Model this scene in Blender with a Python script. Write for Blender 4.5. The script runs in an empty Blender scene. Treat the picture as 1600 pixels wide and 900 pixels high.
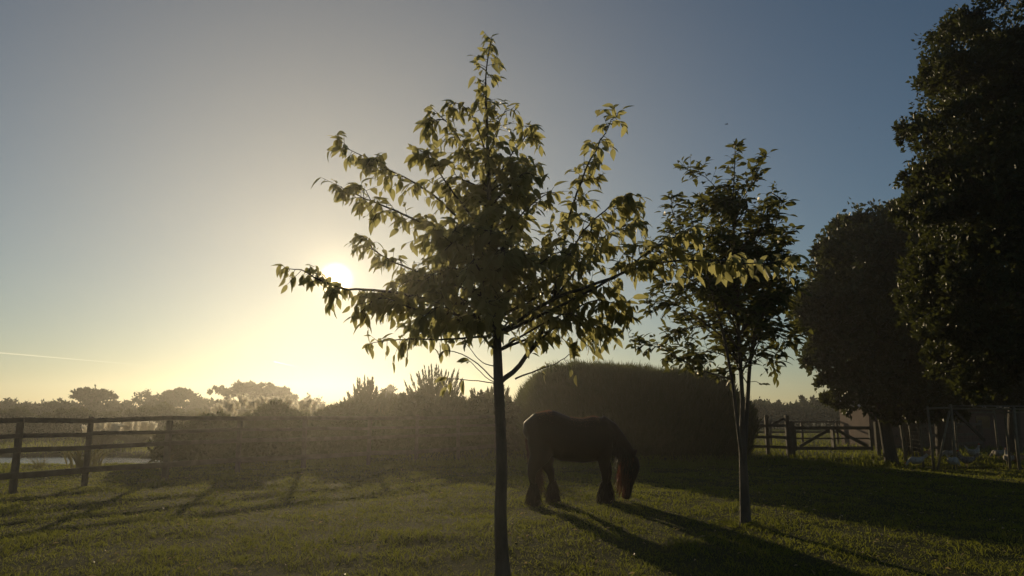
import bpy, bmesh, math, random
import numpy as np
from mathutils import Vector, Matrix

# ------------------------------------------------------------------ camera, sky, sun, exposure
S = bpy.context.scene
C = S.collection
rad = math.radians
EYE, PITCH, F = 1.5, rad(9.6), 1155.0
cam_d = bpy.data.cameras.new("camera"); cam = bpy.data.objects.new("camera", cam_d); C.objects.link(cam)
cam.location = (0, 0, EYE); cam.rotation_euler = (rad(90) + PITCH, 0, 0)
cam_d.sensor_width = 36; cam_d.lens = 36 * F / 1600; cam_d.clip_start = 0.05; cam_d.clip_end = 30000
S.camera = cam

SUN_AZ, SUN_EL = rad(-13.6), rad(10.0)          # azimuth measured from +Y towards +X
SUN_DIR = Vector((math.sin(SUN_AZ) * math.cos(SUN_EL), math.cos(SUN_AZ) * math.cos(SUN_EL), math.sin(SUN_EL)))
W = bpy.data.worlds.new("World"); S.world = W; W.use_nodes = True
wn, wl = W.node_tree.nodes, W.node_tree.links
wn.clear()
sky = wn.new("ShaderNodeTexSky"); sky.sky_type = 'NISHITA'; sky.sun_disc = False
sky.sun_elevation = SUN_EL; sky.sun_rotation = SUN_AZ
sky.altitude = 20; sky.air_density = 1.0; sky.dust_density = 0.0; sky.ozone_density = 2.0
bg = wn.new("ShaderNodeBackground"); bg.inputs[1].default_value = 0.05
wl.new(sky.outputs[0], bg.inputs[0])
# the sun's own disc and the bright hazy ring round it
tc = wn.new("ShaderNodeTexCoord")
dt = wn.new("ShaderNodeVectorMath"); dt.operation = 'DOT_PRODUCT'; dt.inputs[1].default_value = SUN_DIR
wl.new(tc.outputs['Generated'], dt.inputs[0])
ac = wn.new("ShaderNodeMath"); ac.operation = 'ARCCOSINE'; ac.use_clamp = False
wl.new(dt.outputs['Value'], ac.inputs[0])
disc = wn.new("ShaderNodeMapRange"); disc.interpolation_type = 'SMOOTHSTEP'
for k, v in ((1, rad(1.5)), (2, rad(0.2)), (3, 0.0), (4, 4.0)): disc.inputs[k].default_value = v
wl.new(ac.outputs[0], disc.inputs[0])
def aure(scale_deg, amp, bell=False):
    a = wn.new("ShaderNodeMath"); a.operation = 'MULTIPLY'; a.inputs[1].default_value = -1 / rad(scale_deg); wl.new(ac.outputs[0], a.inputs[0])
    if bell:
        a.inputs[1].default_value = 1 / rad(scale_deg); q = wn.new('ShaderNodeMath'); q.operation = 'POWER'; q.inputs[1].default_value = 2; wl.new(a.outputs[0], q.inputs[0])
        a = wn.new('ShaderNodeMath'); a.operation = 'MULTIPLY'; a.inputs[1].default_value = -1; wl.new(q.outputs[0], a.inputs[0])
    e = wn.new("ShaderNodeMath"); e.operation = 'EXPONENT'; wl.new(a.outputs[0], e.inputs[0])
    m = wn.new("ShaderNodeMath"); m.operation = 'MULTIPLY'; m.inputs[1].default_value = amp; wl.new(e.outputs[0], m.inputs[0])
    return m
au1, au2 = aure(23.0, 0.36, True), aure(1.3, 1.0)
au = wn.new('ShaderNodeMath'); wl.new(au1.outputs[0], au.inputs[0]); wl.new(au2.outputs[0], au.inputs[1])
sm = wn.new("ShaderNodeMath"); sm.operation = 'ADD'; wl.new(disc.outputs[0], sm.inputs[0]); wl.new(au.outputs[0], sm.inputs[1])
bg2 = wn.new("ShaderNodeBackground"); bg2.inputs[0].default_value = (1.0, 0.75, 0.36, 1); wl.new(sm.outputs[0], bg2.inputs[1])
ad = wn.new("ShaderNodeAddShader"); wo = wn.new("ShaderNodeOutputWorld")
wl.new(bg.outputs[0], ad.inputs[0]); wl.new(bg2.outputs[0], ad.inputs[1]); wl.new(ad.outputs[0], wo.inputs[0])

sun_d = bpy.data.lights.new("sun", 'SUN'); sun_d.energy = 3.0; sun_d.angle = rad(0.5); sun_d.color = (1.0, 0.78, 0.46)
sun = bpy.data.objects.new("sun", sun_d); C.objects.link(sun)
sun.rotation_euler = (-SUN_DIR).to_track_quat('-Z', 'Y').to_euler(); sun.location = SUN_DIR * 50

S.view_settings.view_transform = 'Standard'; S.view_settings.look = 'None'
S.view_settings.exposure = -0.08; S.view_settings.gamma = 1.0; S.view_settings.use_curve_mapping = False
S.render.engine = 'CYCLES'
cy = S.cycles
cy.use_denoising = True; cy.max_bounces = 8; cy.transparent_max_bounces = 12; cy.volume_bounces = 0
cy.transmission_bounces = 4; cy.diffuse_bounces = 6; cy.glossy_bounces = 3
cy.sample_clamp_indirect = 4.0; cy.use_adaptive_sampling = True; cy.adaptive_threshold = 0.01
HAZE_D, HAZE_G = 0.0014, 0.79

random.seed(7); rng = np.random.default_rng(7)
FW = Vector((0, math.cos(PITCH), math.sin(PITCH))); UP = Vector((0, -math.sin(PITCH), math.cos(PITCH)))
def at(px, py, Y):
    """point of the place that stands Y metres in front of the viewer"""
    d = FW + Vector((1, 0, 0)) * ((px - 800) / F) + UP * ((450 - py) / F)
    return Vector((0, 0, EYE)) + d * (Y / d.y)
def atx(px, Y):                                  # x of a thing standing on the ground at depth Y
    return at(px, 700, Y).x

# ------------------------------------------------------------------ helpers
def put(o, parent=None, label=None, cat=None, group=None, kind=None):
    C.objects.link(o) if o.name not in C.objects else None
    if parent is not None: o.parent = parent
    for k, v in (("label", label), ("category", cat), ("group", group), ("kind", kind)):
        if v: o[k] = v
    return o
def empty(name, loc=(0, 0, 0), rz=0, **kw):
    o = bpy.data.objects.new(name, None); o.location = loc; o.rotation_euler = (0, 0, rz); o.empty_display_size = 0.1
    return put(o, **kw)
def np_mesh(name, V, Fq, smooth=False):
    """V (n,3); Fq (m,k) polygons of k corners"""
    V = np.asarray(V, np.float32); Fq = np.asarray(Fq, np.int32)
    me = bpy.data.meshes.new(name); n, (m, k) = len(V), Fq.shape
    me.vertices.add(n); me.vertices.foreach_set("co", V.ravel())
    me.loops.add(m * k); me.loops.foreach_set("vertex_index", Fq.ravel())
    me.polygons.add(m); me.polygons.foreach_set("loop_start", np.arange(0, m * k, k, dtype=np.int32))
    me.polygons.foreach_set("loop_total", np.full(m, k, np.int32))
    if smooth: me.polygons.foreach_set("use_smooth", np.ones(m, bool))
    me.update(calc_edges=True); return me
def obj(name, me, mat, parent=None, **kw):
    o = bpy.data.objects.new(name, me)
    if mat is not None and not me.materials: me.materials.append(mat)
    return put(o, parent, **kw)
class MB:
    def __init__(s): s.v = []; s.f = []
    def box(s, c, size, rot=None):
        c = Vector(c); i = len(s.v); h = Vector(size) / 2
        for x in (-1, 1):
            for y in (-1, 1):
                for z in (-1, 1):
                    p = Vector((x * h.x, y * h.y, z * h.z)); s.v.append(c + (rot @ p if rot else p))
        for q in ((0, 1, 3, 2), (4, 6, 7, 5), (0, 4, 5, 1), (2, 3, 7, 6), (0, 2, 6, 4), (1, 5, 7, 3)): s.f.append([i + k for k in q])
        return s
    def bar(s, a, b, w, t, up=(0, 0, 1), jit=0.0):
        a, b = Vector(a), Vector(b); d = (b - a); L = d.length; d.normalize()
        sd = d.cross(Vector(up)); sd = sd.normalized() if sd.length > 1e-4 else Vector((1, 0, 0)); u = sd.cross(d)
        i = len(s.v)
        for p in (a, b):
            for x, y in ((-1, -1), (1, -1), (1, 1), (-1, 1)):
                s.v.append(p + sd * x * t / 2 + u * y * w / 2 + Vector((random.uniform(-jit, jit), random.uniform(-jit, jit), random.uniform(-jit, jit))))
        for q in ((3, 2, 1, 0), (4, 5, 6, 7), (0, 1, 5, 4), (1, 2, 6, 5), (2, 3, 7, 6), (3, 0, 4, 7)): s.f.append([i + k for k in q])
        return s
    def tube(s, P, R, n=6, lat=None, cap=True):
        P = [Vector(p) for p in P]; i0 = len(s.v); N = None
        R = [r if isinstance(r, (tuple, list)) else (r, r) for r in R]
        for k, p in enumerate(P):
            T = (P[min(k + 1, len(P) - 1)] - P[max(k - 1, 0)]).normalized()
            if lat is not None: N = (Vector(lat) - T * T.dot(Vector(lat))).normalized()
            elif N is None: N = T.orthogonal().normalized()
            else: N = (N - T * T.dot(N)).normalized()
            B = T.cross(N)
            for j in range(n):
                a = 2 * math.pi * j / n
                s.v.append(p + N * math.cos(a) * R[k][0] + B * math.sin(a) * R[k][1])
        for k in range(len(P) - 1):
            for j in range(n):
                a, b = i0 + k * n + j, i0 + k * n + (j + 1) % n
                s.f.append([a, b, b + n, a + n])
        if cap:
            s.f.append([i0 + j for j in range(n)][::-1]); s.f.append([i0 + (len(P) - 1) * n + j for j in range(n)])
        return s
    def build(s, name, mat, parent=None, smooth=False, bevel=0, **kw):
        me = bpy.data.meshes.new(name); me.from_pydata([tuple(v) for v in s.v], [], s.f)
        if smooth: me.polygons.foreach_set("use_smooth", np.ones(len(me.polygons), bool))
        me.update(); o = obj(name, me, mat, parent, **kw)
        if bevel:
            m = o.modifiers.new("bevel", 'BEVEL'); m.width = bevel; m.segments = 1; m.limit_method = 'ANGLE'
        return o
def unit(a): return a / np.maximum(np.linalg.norm(a, axis=-1, keepdims=True), 1e-9)
def rdir(n): return unit(rng.normal(size=(n, 3)))
def cards(P, D, Nn, L, Wd, bend=0.0, pos=0.45):
    """n pointed leaves/blades: base P, direction D, normal Nn, length L, width Wd -> V, tris"""
    n = len(P); D = unit(D); Sd = unit(np.cross(D, Nn)); Nn = np.cross(Sd, D)
    L = np.broadcast_to(np.asarray(L, float), (n,))[:, None]; Wd = np.broadcast_to(np.asarray(Wd, float), (n,))[:, None]
    m = P + D * L * pos
    V = np.stack([P, m + Sd * Wd / 2 + Nn * Wd * .2, P + D * L - Nn * L * bend, m - Sd * Wd / 2 + Nn * Wd * .2], 1).reshape(-1, 3)
    i = np.arange(n)[:, None] * 4
    return V, np.concatenate([i + [[0, 1, 2]], i + [[0, 2, 3]]], 1).reshape(-1, 3)
def blades(P, D, L, Wd, curl=0.35):
    """n grass blades of three triangles, curling over"""
    n = len(P); D = unit(D); sd = unit(np.cross(D, rdir(n))); L = np.asarray(L)[:, None]; Wd = np.asarray(Wd)[:, None]
    hz = D * [1, 1, 0]
    m = P + D * L * .55; t = P + D * L * .95 + hz * L * curl - np.array([0, 0, 1]) * L * curl * .35
    V = np.stack([P - sd * Wd / 2, P + sd * Wd / 2, m + sd * Wd * .4, m - sd * Wd * .4, t], 1).reshape(-1, 3)
    i = np.arange(n)[:, None] * 5
    return V, np.concatenate([i + [[0, 1, 2]], i + [[0, 2, 3]], i + [[3, 2, 4]]], 1).reshape(-1, 3)
def vnoise(x, y, f, seed):
    """smooth value noise, vectorised"""
    r = np.random.default_rng(seed); G = r.random((64, 64))
    u, v = np.asarray(x) * f + 1000.3, np.asarray(y) * f + 1000.7
    iu, iv = np.floor(u).astype(int), np.floor(v).astype(int); a, b = u - iu, v - iv
    a, b = a * a * (3 - 2 * a), b * b * (3 - 2 * b)
    g = lambda i, j: G[i % 64, j % 64]
    return (g(iu, iv) * (1 - a) + g(iu + 1, iv) * a) * (1 - b) + (g(iu, iv + 1) * (1 - a) + g(iu + 1, iv + 1) * a) * b

# ------------------------------------------------------------------ materials
def mat(name, col, rough=0.8, col2=None, scale=6.0, bump=0.0, bscale=None, trans=None, tw=0.5, sheen=0.0, spec=0.3, stretch=None, detail=4):
    m = bpy.data.materials.new(name); m.use_nodes = True; nt = m.node_tree; n, l = nt.nodes, nt.links
    b = n["Principled BSDF"]; b.inputs["Roughness"].default_value = rough; b.inputs["Specular IOR Level"].default_value = spec
    if sheen: b.inputs["Sheen Weight"].default_value = sheen; b.inputs["Sheen Roughness"].default_value = 0.35
    b.inputs["Base Color"].default_value = (*col, 1)
    geo = n.new("ShaderNodeTexCoord") if stretch else n.new("ShaderNodeNewGeometry")
    src = geo.outputs["Object" if stretch else "Position"]
    if stretch:
        mp = n.new("ShaderNodeMapping"); mp.inputs["Scale"].default_value = stretch; l.new(src, mp.inputs[0]); src = mp.outputs[0]
    ramp = None
    if col2:
        t = n.new("ShaderNodeTexNoise"); t.inputs["Scale"].default_value = scale; t.inputs["Detail"].default_value = detail; l.new(src, t.inputs["Vector"])
        ramp = n.new("ShaderNodeValToRGB"); ramp.color_ramp.elements[0].color = (*col, 1); ramp.color_ramp.elements[1].color = (*col2, 1)
        ramp.color_ramp.elements[0].position = .35; ramp.color_ramp.elements[1].position = .65
        l.new(t.outputs[0], ramp.inputs[0]); l.new(ramp.outputs[0], b.inputs["Base Color"])
    if bump:
        t2 = n.new("ShaderNodeTexNoise"); t2.inputs["Scale"].default_value = bscale or scale * 4; t2.inputs["Detail"].default_value = 6; l.new(src, t2.inputs["Vector"])
        bp = n.new("ShaderNodeBump"); bp.inputs["Strength"].default_value = bump; bp.inputs["Distance"].default_value = 0.03
        l.new(t2.outputs[0], bp.inputs["Height"]); l.new(bp.outputs[0], b.inputs["Normal"])
    if trans:
        tr = n.new("ShaderNodeBsdfTranslucent"); tr.inputs[0].default_value = (*trans, 1)
        mx = n.new("ShaderNodeMixShader"); mx.inputs[0].default_value = tw
        l.new(b.outputs[0], mx.inputs[1]); l.new(tr.outputs[0], mx.inputs[2]); l.new(mx.outputs[0], n["Material Output"].inputs[0])
    return m
M = {}
M['ground'] = mat('lawn_soil', (.030, .040, .012), 1, (.055, .055, .02), 1.3, .6, 30, spec=.05)
M['grass'] = mat('grass_blade', (.045, .078, .012), .6, (.085, .095, .018), 1.6, trans=(.24, .26, .035), tw=.5, spec=.12)
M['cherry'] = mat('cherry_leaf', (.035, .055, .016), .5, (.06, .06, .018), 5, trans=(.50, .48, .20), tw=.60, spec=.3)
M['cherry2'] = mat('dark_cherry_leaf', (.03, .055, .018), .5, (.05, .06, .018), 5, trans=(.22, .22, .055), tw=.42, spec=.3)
M['oak'] = mat('dense_leaf', (.028, .042, .012), .5, (.05, .055, .015), 1.2, trans=(.09, .10, .02), tw=.3, spec=.3)
M['hedge'] = mat('hedge_leaf', (.035, .055, .015), .6, (.06, .065, .02), 1.5, trans=(.12, .14, .025), tw=.35, spec=.2)
M['shrub'] = mat('shrub_leaf', (.035, .045, .018), .6, (.05, .055, .02), 1.5, trans=(.09, .10, .025), tw=.35, spec=.2)
M['reed'] = mat('reed_leaf', (.06, .065, .025), .6, (.10, .085, .035), 2, trans=(.16, .15, .05), tw=.45, spec=.25)
M['plume'] = mat('pampas_plume', (.55, .48, .36), .9, (.65, .58, .45), 6, trans=(.95, .9, .78), tw=.75, spec=.1)
M['far'] = mat('far_tree_leaf', (.030, .040, .016), .7, (.045, .05, .02), .3, trans=(.05, .06, .02), tw=.25, spec=.1)
M['bark'] = mat('cherry_bark', (.06, .048, .036), .75, (.10, .08, .06), 9, .8, 40, stretch=(1, 1, .35))
M['bark2'] = mat('dark_bark', (.045, .038, .03), .85, (.075, .06, .045), 6, .9, 30, stretch=(1, 1, .25))
M['wood'] = mat('weathered_fence_wood', (.07, .058, .042), .8, (.12, .10, .075), 5, .5, 40, stretch=(1, 1, 1))
M['pole'] = mat('peeled_pole', (.12, .10, .07), .7, (.18, .15, .10), 8, .3, 30)
M['hide'] = mat('dark_bay_hide', (.010, .006, .004), .6, (.014, .008, .005), 3, sheen=.05, spec=.18)
M['hair'] = mat('dark_horse_hair', (.014, .010, .008), .6, trans=(.03, .015, .01), tw=.12, spec=.25)
M['mane'] = mat('auburn_mane', (.06, .022, .012), .45, (.08, .03, .016), 12, trans=(.16, .045, .022), tw=.4, spec=.4)
M['tailhair'] = mat('dark_auburn_tail', (.025, .012, .008), .5, trans=(.09, .03, .015), tw=.25, spec=.3)
M['hoof'] = mat('hoof_horn', (.05, .04, .03), .5)
M['eye'] = mat('eye_dark', (.01, .008, .006), .1, spec=.6)
M['brick'] = mat('pink_render', (.14, .085, .068), .9, (.10, .068, .055), 1.2, .3, 20)
M['roof'] = mat('grey_sheet_roof', (.16, .14, .12), .6, (.22, .19, .16), 4, .2, 20)
M['wire'] = mat('rusty_wire', (.04, .035, .03), .8, spec=.1)
M['featherW'] = mat('white_plumage', (.42, .39, .35), .8, (.3, .27, .23), 20)
M['featherB'] = mat('tan_plumage', (.35, .2, .11), .8, (.25, .13, .07), 20)
M['featherD'] = mat('speckled_plumage', (.12, .10, .09), .8, (.3, .26, .22), 25)
M['comb'] = mat('red_comb', (.45, .03, .02), .5)
M['beak'] = mat('yellow_horn', (.5, .33, .08), .5)
M['bird'] = mat('dark_feather', (.03, .03, .035), .7)

# ------------------------------------------------------------------ ground, pond
POND = (-22.5, 25.7, 11.5, 2.9)
def pondq(x, y):
    wob = .12 * np.sin(x * .9) + .10 * np.sin(x * 2.3 + 1)
    return np.sqrt(((x - POND[0]) / POND[2]) ** 2 + ((y - POND[1] + wob) / POND[3]) ** 2)
def gh(x, y):
    x, y = np.asarray(x, float), np.asarray(y, float)
    near = np.clip((60 - np.hypot(x, y - 15)) / 30, 0, 1)
    h = near * ((vnoise(x, y, .45, 3) - .5) * .07 + (vnoise(x, y, 1.4, 4) - .5) * .035)
    q = pondq(x, y); t = np.clip((1.35 - q) / .55, 0, 1); t = t * t * (3 - 2 * t)
    return h - .45 * t
n = 360
u = np.linspace(-1, 1, n); w = np.sign(u) * (np.abs(u) ** 2.6) * 178 + u * 12
gx, gy = np.meshgrid(w, w + 16, indexing='xy'); gz = gh(gx, gy)
V = np.stack([gx, gy, gz], -1).reshape(-1, 3)
i = (np.arange(n - 1)[:, None] * n + np.arange(n - 1)[None]).reshape(-1, 1)
obj('ground', np_mesh('ground', V, i + [[0, 1, n + 1, n]], True), M['ground'], kind='structure')

wm = bpy.data.materials.new('pond_water'); wm.use_nodes = True
b = wm.node_tree.nodes["Principled BSDF"]; b.inputs["Base Color"].default_value = (.02, .022, .016, 1); b.inputs["Roughness"].default_value = .15
b.inputs["IOR"].default_value = 1.33
g = wm.node_tree.nodes.new("ShaderNodeNewGeometry"); mp = wm.node_tree.nodes.new("ShaderNodeMapping"); mp.inputs["Scale"].default_value = (1.2, 4.0, 1)
nz = wm.node_tree.nodes.new("ShaderNodeTexNoise"); nz.inputs["Scale"].default_value = 2.2; nz.inputs["Detail"].default_value = 3
bp = wm.node_tree.nodes.new("ShaderNodeBump"); bp.inputs["Strength"].default_value = .6; bp.inputs["Distance"].default_value = .05
L_ = wm.node_tree.links
L_.new(g.outputs["Position"], mp.inputs[0]); L_.new(mp.outputs[0], nz.inputs["Vector"]); L_.new(nz.outputs[0], bp.inputs["Height"]); L_.new(bp.outputs[0], b.inputs["Normal"])
a = np.linspace(0, 2 * np.pi, 96, endpoint=False)
V = np.stack([POND[0] + POND[2] * 1.25 * np.cos(a), POND[1] + POND[3] * 1.25 * np.sin(a), np.full(96, -.16)], 1)
me = bpy.data.meshes.new('pond_water'); me.from_pydata([tuple(v) for v in V], [], [list(range(96))]); me.update()
obj('pond_water', me, wm, kind='structure')

# grass
def lawn(nb, y0, y1, hmin, hmax, wpx, name):
    y = y0 + (y1 - y0) * rng.random(nb * 2) ** 1.15
    x = (rng.random(nb * 2) * 2 - 1) * (y * .82 + 1.2)
    keep = pondq(x, y) > 1.04; cl = vnoise(x, y, 2.5, 8) * .6 + vnoise(x, y, 7, 9) * .4
    keep &= rng.random(len(x)) < (.35 + cl); x, y, cl = x[keep][:nb], y[keep][:nb], cl[keep][:nb]
    m = len(x); P = np.stack([x, y, gh(x, y) - .004], 1)
    D = np.stack([rng.normal(size=m) * .55, rng.normal(size=m) * .55, np.full(m, 1.0)], 1)
    tuft = np.clip(vnoise(x, y, 1.1, 61) - .62, 0, 1) * 2.6 + (rng.random(m) < .012) * 1.3
    L = (hmin + (hmax - hmin) * rng.random(m)) * (.25 + 1.5 * cl ** 1.4 + tuft * (.4 + cl))
    Wd = wpx * y / 1155 * (.6 + .8 * rng.random(m))
    return obj(name, np_mesh(name, *blades(P, D, L, Wd, .45)), M['grass'], kind='stuff')
o = lawn(215000, 5.2, 24, .03, .075, .9, 'lawn_grass')
o['label'] = 'short cropped lawn grass in the foreground'; o['category'] = 'grass'
m = 700; y = 6.2 + 15 * rng.random(m) ** 1.5; x = (rng.random(m) * 2 - 1) * (y * .78); P = np.stack([x, y, gh(x, y) + .02 + .03 * rng.random(m)], 1)
L = .03 + .05 * rng.random(m); V, Fc = cards(P, rdir(m) * [1, 1, .35], rdir(m) * .5 + [0, 0, 1], L, L * .5, .2)
M['fallen'] = mat('dry_leaf', (.22, .16, .07), .45, (.30, .24, .12), 3, trans=(.4, .32, .14), tw=.4, spec=.5)
o = obj('fallen_leaves', np_mesh('fallen_leaves', V, Fc), M['fallen'], kind='stuff'); o['label'] = 'small dry leaves scattered over the lawn'; o['category'] = 'leaves'
def rough(nb, f, hmin, hmax, name, label, w=.02):
    P = f(nb); P[:, 2] = gh(P[:, 0], P[:, 1]) - .01; m = len(P)
    D = np.stack([rng.normal(size=m) * .35, rng.normal(size=m) * .35, np.full(m, 1.0)], 1)
    cl = vnoise(P[:, 0], P[:, 1], 1.1, 12)
    L = (hmin + (hmax - hmin) * rng.random(m)) * (.3 + 1.3 * cl) * np.where((P[:, 1] < 29) & (P[:, 0] < -7), .3, 1.0)
    o = obj(name, np_mesh(name, *blades(P, D, L, np.full(m, w), .4)), M['grass'], kind='stuff'); o['label'] = label; o['category'] = 'grass'
def meadow(nb):
    y = 22 + 50 * rng.random(nb * 2) ** 1.4; x = (rng.random(nb * 2) * 2 - 1) * y * .85
    k = pondq(x, y) > 1.06; return np.stack([x, y, x * 0], 1)[k][:nb]
rough(70000, meadow, .06, .30, 'meadow_grass', 'rough grass round the pond and under the far trees', .022)

# ------------------------------------------------------------------ left fence
FP = [(-95, 13.2), (27, 14.6), (137, 15.9), (261, 17.5), (373, 19.0), (475, 20.6), (576, 22.2), (650, 23.8), (716, 25.4), (775, 27.0)]
FP = [(atx(px, Y), Y) for px, Y in FP]
fence = empty('post_and_rail_fence', (*FP[3], 0), label='weathered wooden post and rail fence along the pond side of the lawn', cat='fence')
def loc(p, root): return Vector(p) - root.location
for k, (x, y) in enumerate(FP):
    z = float(gh(x, y)); top = 1.42 + random.uniform(-.02, .03); w_ = .105 + random.uniform(-.01, .012)
    mb = MB(); mb.bar(loc((x, y, z - .3), fence), loc((x + random.uniform(-.03, .03), y + random.uniform(-.03, .03), top), fence), w_, w_, (0, 1, 0), .008)
    mb.build('post', M['wood'], fence, bevel=.012)
    if k:
        x0, y0 = FP[k - 1]; z0 = float(gh(x0, y0))
        for hh, hw in ((1.36, .10), (1.07, .08), (.80, .095), (.33, .12)):
            off = Vector((y - y0, -(x - x0), 0)).normalized() * .085 * (1 if k % 2 else 1.25)
            j = random.uniform(-.02, .02)
            mb = MB(); mb.bar(loc(Vector((x0, y0, hh + z0 * .6 + j)) + off, fence), loc(Vector((x, y, hh + z * .6 - j)) + off, fence), hw, .035, (0, 0, 1), .006)
            mb.build('rail', M['wood'], fence, bevel=.006)

# ------------------------------------------------------------------ trees with separate leaves
ST = [0, .12, .35, .6, .82, 1.0]; WD = [.02, .20, .31, .27, .14, .0]
LV = []
for t, wv in zip(ST, WD):
    zc = -.22 * t * t
    LV += [(t, -wv * .70, zc + wv * .22), (t, 0, zc), (t, wv * .70, zc + wv * .22)]
LF = []
for k in range(len(ST) - 1):
    a = k * 3; LF += [(a, a + 1, a + 4, a + 3), (a + 1, a + 2, a + 5, a + 4)]
LV = np.array(LV, np.float32); LF = np.array(LF, np.int32)
def smooth_path(P, n_):
    P = [Vector(p) for p in P]; out = []
    seg = len(P) - 1
    for q in range(n_ + 1):
        s = q / n_ * seg; k = min(int(s), seg - 1); t = s - k
        p0, p1, p2, p3 = P[max(k - 1, 0)], P[k], P[k + 1], P[min(k + 2, seg)]
        out.append(.5 * ((2 * p1) + (p2 - p0) * t + (2 * p0 - 5 * p1 + 4 * p2 - p3) * t * t + (3 * p1 - p0 - 3 * p2 + p3) * t ** 3))
    return out
def leafy_tree(name, label, Y, trunk, branches, fills, leafmat, droop, leaf_len, dens, base_px, stems=(), seed=1):
    random.seed(seed)
    bx, by = base_px; g0 = at(bx, by, Y); root = empty(name, (g0.x, Y, float(gh(g0.x, Y))), label=label, cat='tree', group=None)
    O = root.location
    leaves = []; twig = MB()
    def add_leaf(p, d, ln):
        leaves.append((p, d, ln))
    def leaves_on(P, s0, dens_, bare=0.0):
        """short leafy shoots along a branch"""
        tot = sum((P[k + 1] - P[k]).length for k in range(len(P) - 1)); step = .055 / dens_; acc = 0; nxt = tot * s0
        for k in range(len(P) - 1):
            sg = P[k + 1] - P[k]; L = sg.length; T = sg.normalized()
            while nxt < acc + L:
                p = P[k] + sg * ((nxt - acc) / L); f = nxt / tot
                lat = Vector((random.gauss(0, 1), random.gauss(0, 1), random.gauss(0, .5))); lat = (lat - T * lat.dot(T)).normalized()
                tl = random.uniform(.06, .28) * (1.15 - .55 * f)
                d = (T * .5 + lat + Vector((0, 0, .25 - droop * .5))).normalized(); e = p + d * tl - Vector((0, 0, droop * tl * .3))
                if random.random() > bare:
                    twig.tube([p, e], [.0035, .0018], 3, cap=False)
                    m_ = random.choice((2, 3, 3, 4))
                    for q in range(m_):
                        a = random.uniform(0, 6.283); sd = Vector((math.cos(a), math.sin(a), random.uniform(-.3, .5)))
                        add_leaf(p.lerp(e, (q + 1) / m_), (d * .5 + sd * .65 + Vector((0, 0, -droop * random.uniform(.1, 1.8)))).normalized(), leaf_len * random.uniform(.5, 1.28))
                nxt += step * random.uniform(.6, 1.4)
            acc += L
        T = (P[-1] - P[-2]).normalized()
        for q in range(4):
            a = random.uniform(0, 6.283); add_leaf(P[-1] - T * .02 * q, (T * .6 + Vector((math.cos(a), math.sin(a), .2)) * .6 - Vector((0, 0, droop * .7))).normalized(), leaf_len * random.uniform(.6, .95))
    def limb(P, r0, r1, nm, n_=8, seg=None):
        seg = seg or max(6, len(P) * 4); Q = smooth_path(P, seg)
        for k in range(1, len(Q) - 1): Q[k] = Q[k] + Vector((random.gauss(0, 1), random.gauss(0, 1), random.gauss(0, 1))) * min(.01, r0 * .22)
        R = [r0 + (r1 - r0) * (k / (len(Q) - 1)) ** .8 for k in range(len(Q))]
        return Q, R
    T3 = [at(px, py, Y + dy) for px, py, dy, r in trunk]; T3[0].z = O.z - .1
    Q = smooth_path(T3, 40); rr = np.interp(np.linspace(0, len(trunk) - 1, 41), range(len(trunk)), [t[3] for t in trunk])
    mb = MB(); mb.tube([q - O for q in Q], list(rr), 12); mb.build('trunk', M['bark'], root, True)
    trunkQ = Q
    for st in stems:
        P = [at(px, py, Y + dy) for px, py, dy, r in st]; Qs = smooth_path(P, 24)
        rs = np.interp(np.linspace(0, len(st) - 1, 25), range(len(st)), [t[3] for t in st])
        mb = MB(); mb.tube([q - O for q in Qs], list(rs), 9); mb.build('stem', M['bark'], root, True)
        leaves_on(Qs, .5, dens)
    leaves_on(trunkQ, .62, dens * 1.3)
    for br in branches:
        pts, r0, s0, dd = br[:4]; end = br[4] if len(br) > 4 else random.uniform(-.55, .55); bare = br[5] if len(br) > 5 else 0
        n_ = len(pts); P = [at(px, py, Y + end * (k / (n_ - 1))) for k, (px, py) in enumerate(pts)]
        P[0] = min(trunkQ if not stems else trunkQ + Qs, key=lambda q: (q - P[0]).length) if (br[6] if len(br) > 6 else True) else P[0]
        Qb, Rb = limb(P, r0, .003, 'branch')
        mb = MB(); mb.tube([q - O for q in Qb], Rb, 6); mb.build('branch', M['bark'], root, True)
        leaves_on(Qb, s0, dens * dd, bare)
        # side shoots
        tot = sum((Qb[k + 1] - Qb[k]).length for k in range(len(Qb) - 1))
        for q in range(int(tot * 3.2 * dd * (1 - bare))):
            k = random.randint(int(len(Qb) * max(s0, .3)), len(Qb) - 2); T = (Qb[k + 1] - Qb[k]).normalized()
            lat = Vector((random.gauss(0, 1), random.gauss(0, 1), random.gauss(0, .6))); lat = (lat - T * lat.dot(T)).normalized()
            ln = random.uniform(.14, .34) * (1.2 - .7 * k / len(Qb)); e1 = Qb[k] + (T * .7 + lat * .8).normalized() * ln * .5; e2 = e1 + (T * .7 + lat * .5 + Vector((0, 0, .3 - droop * .8))).normalized() * ln * .5
            twig.tube([Qb[k], e1, e2], [.006, .004, .002], 4, cap=False); leaves_on([Qb[k], e1, e2], .25, dens * .9)
    nf, z0, z1, rad_f, up = fills
    for q in range(nf):
        z = z0 + (z1 - z0) * random.random() ** 1.15; st = min(trunkQ + (Qs if stems and q % 2 else []), key=lambda v: abs(v.z - z)); a = random.uniform(0, 6.283)
        L = rad_f((z - z0) / (z1 - z0)) * random.uniform(.6, 1.0); h = Vector((math.cos(a), math.sin(a), 0)); 
        P = [st, st + h * L * .4 + Vector((0, 0, L * up * .55)), st + h * L * .75 + Vector((0, 0, L * up * .9)), st + h * L + Vector((0, 0, L * (up - droop * .25)))]
        Qb, Rb = limb(P, .014, .003, 'branch', seg=10)
        mb = MB(); mb.tube([v - O for v in Qb], Rb, 5); mb.build('branch', M['bark'], root, True)
        leaves_on(Qb, .2, dens)
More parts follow.
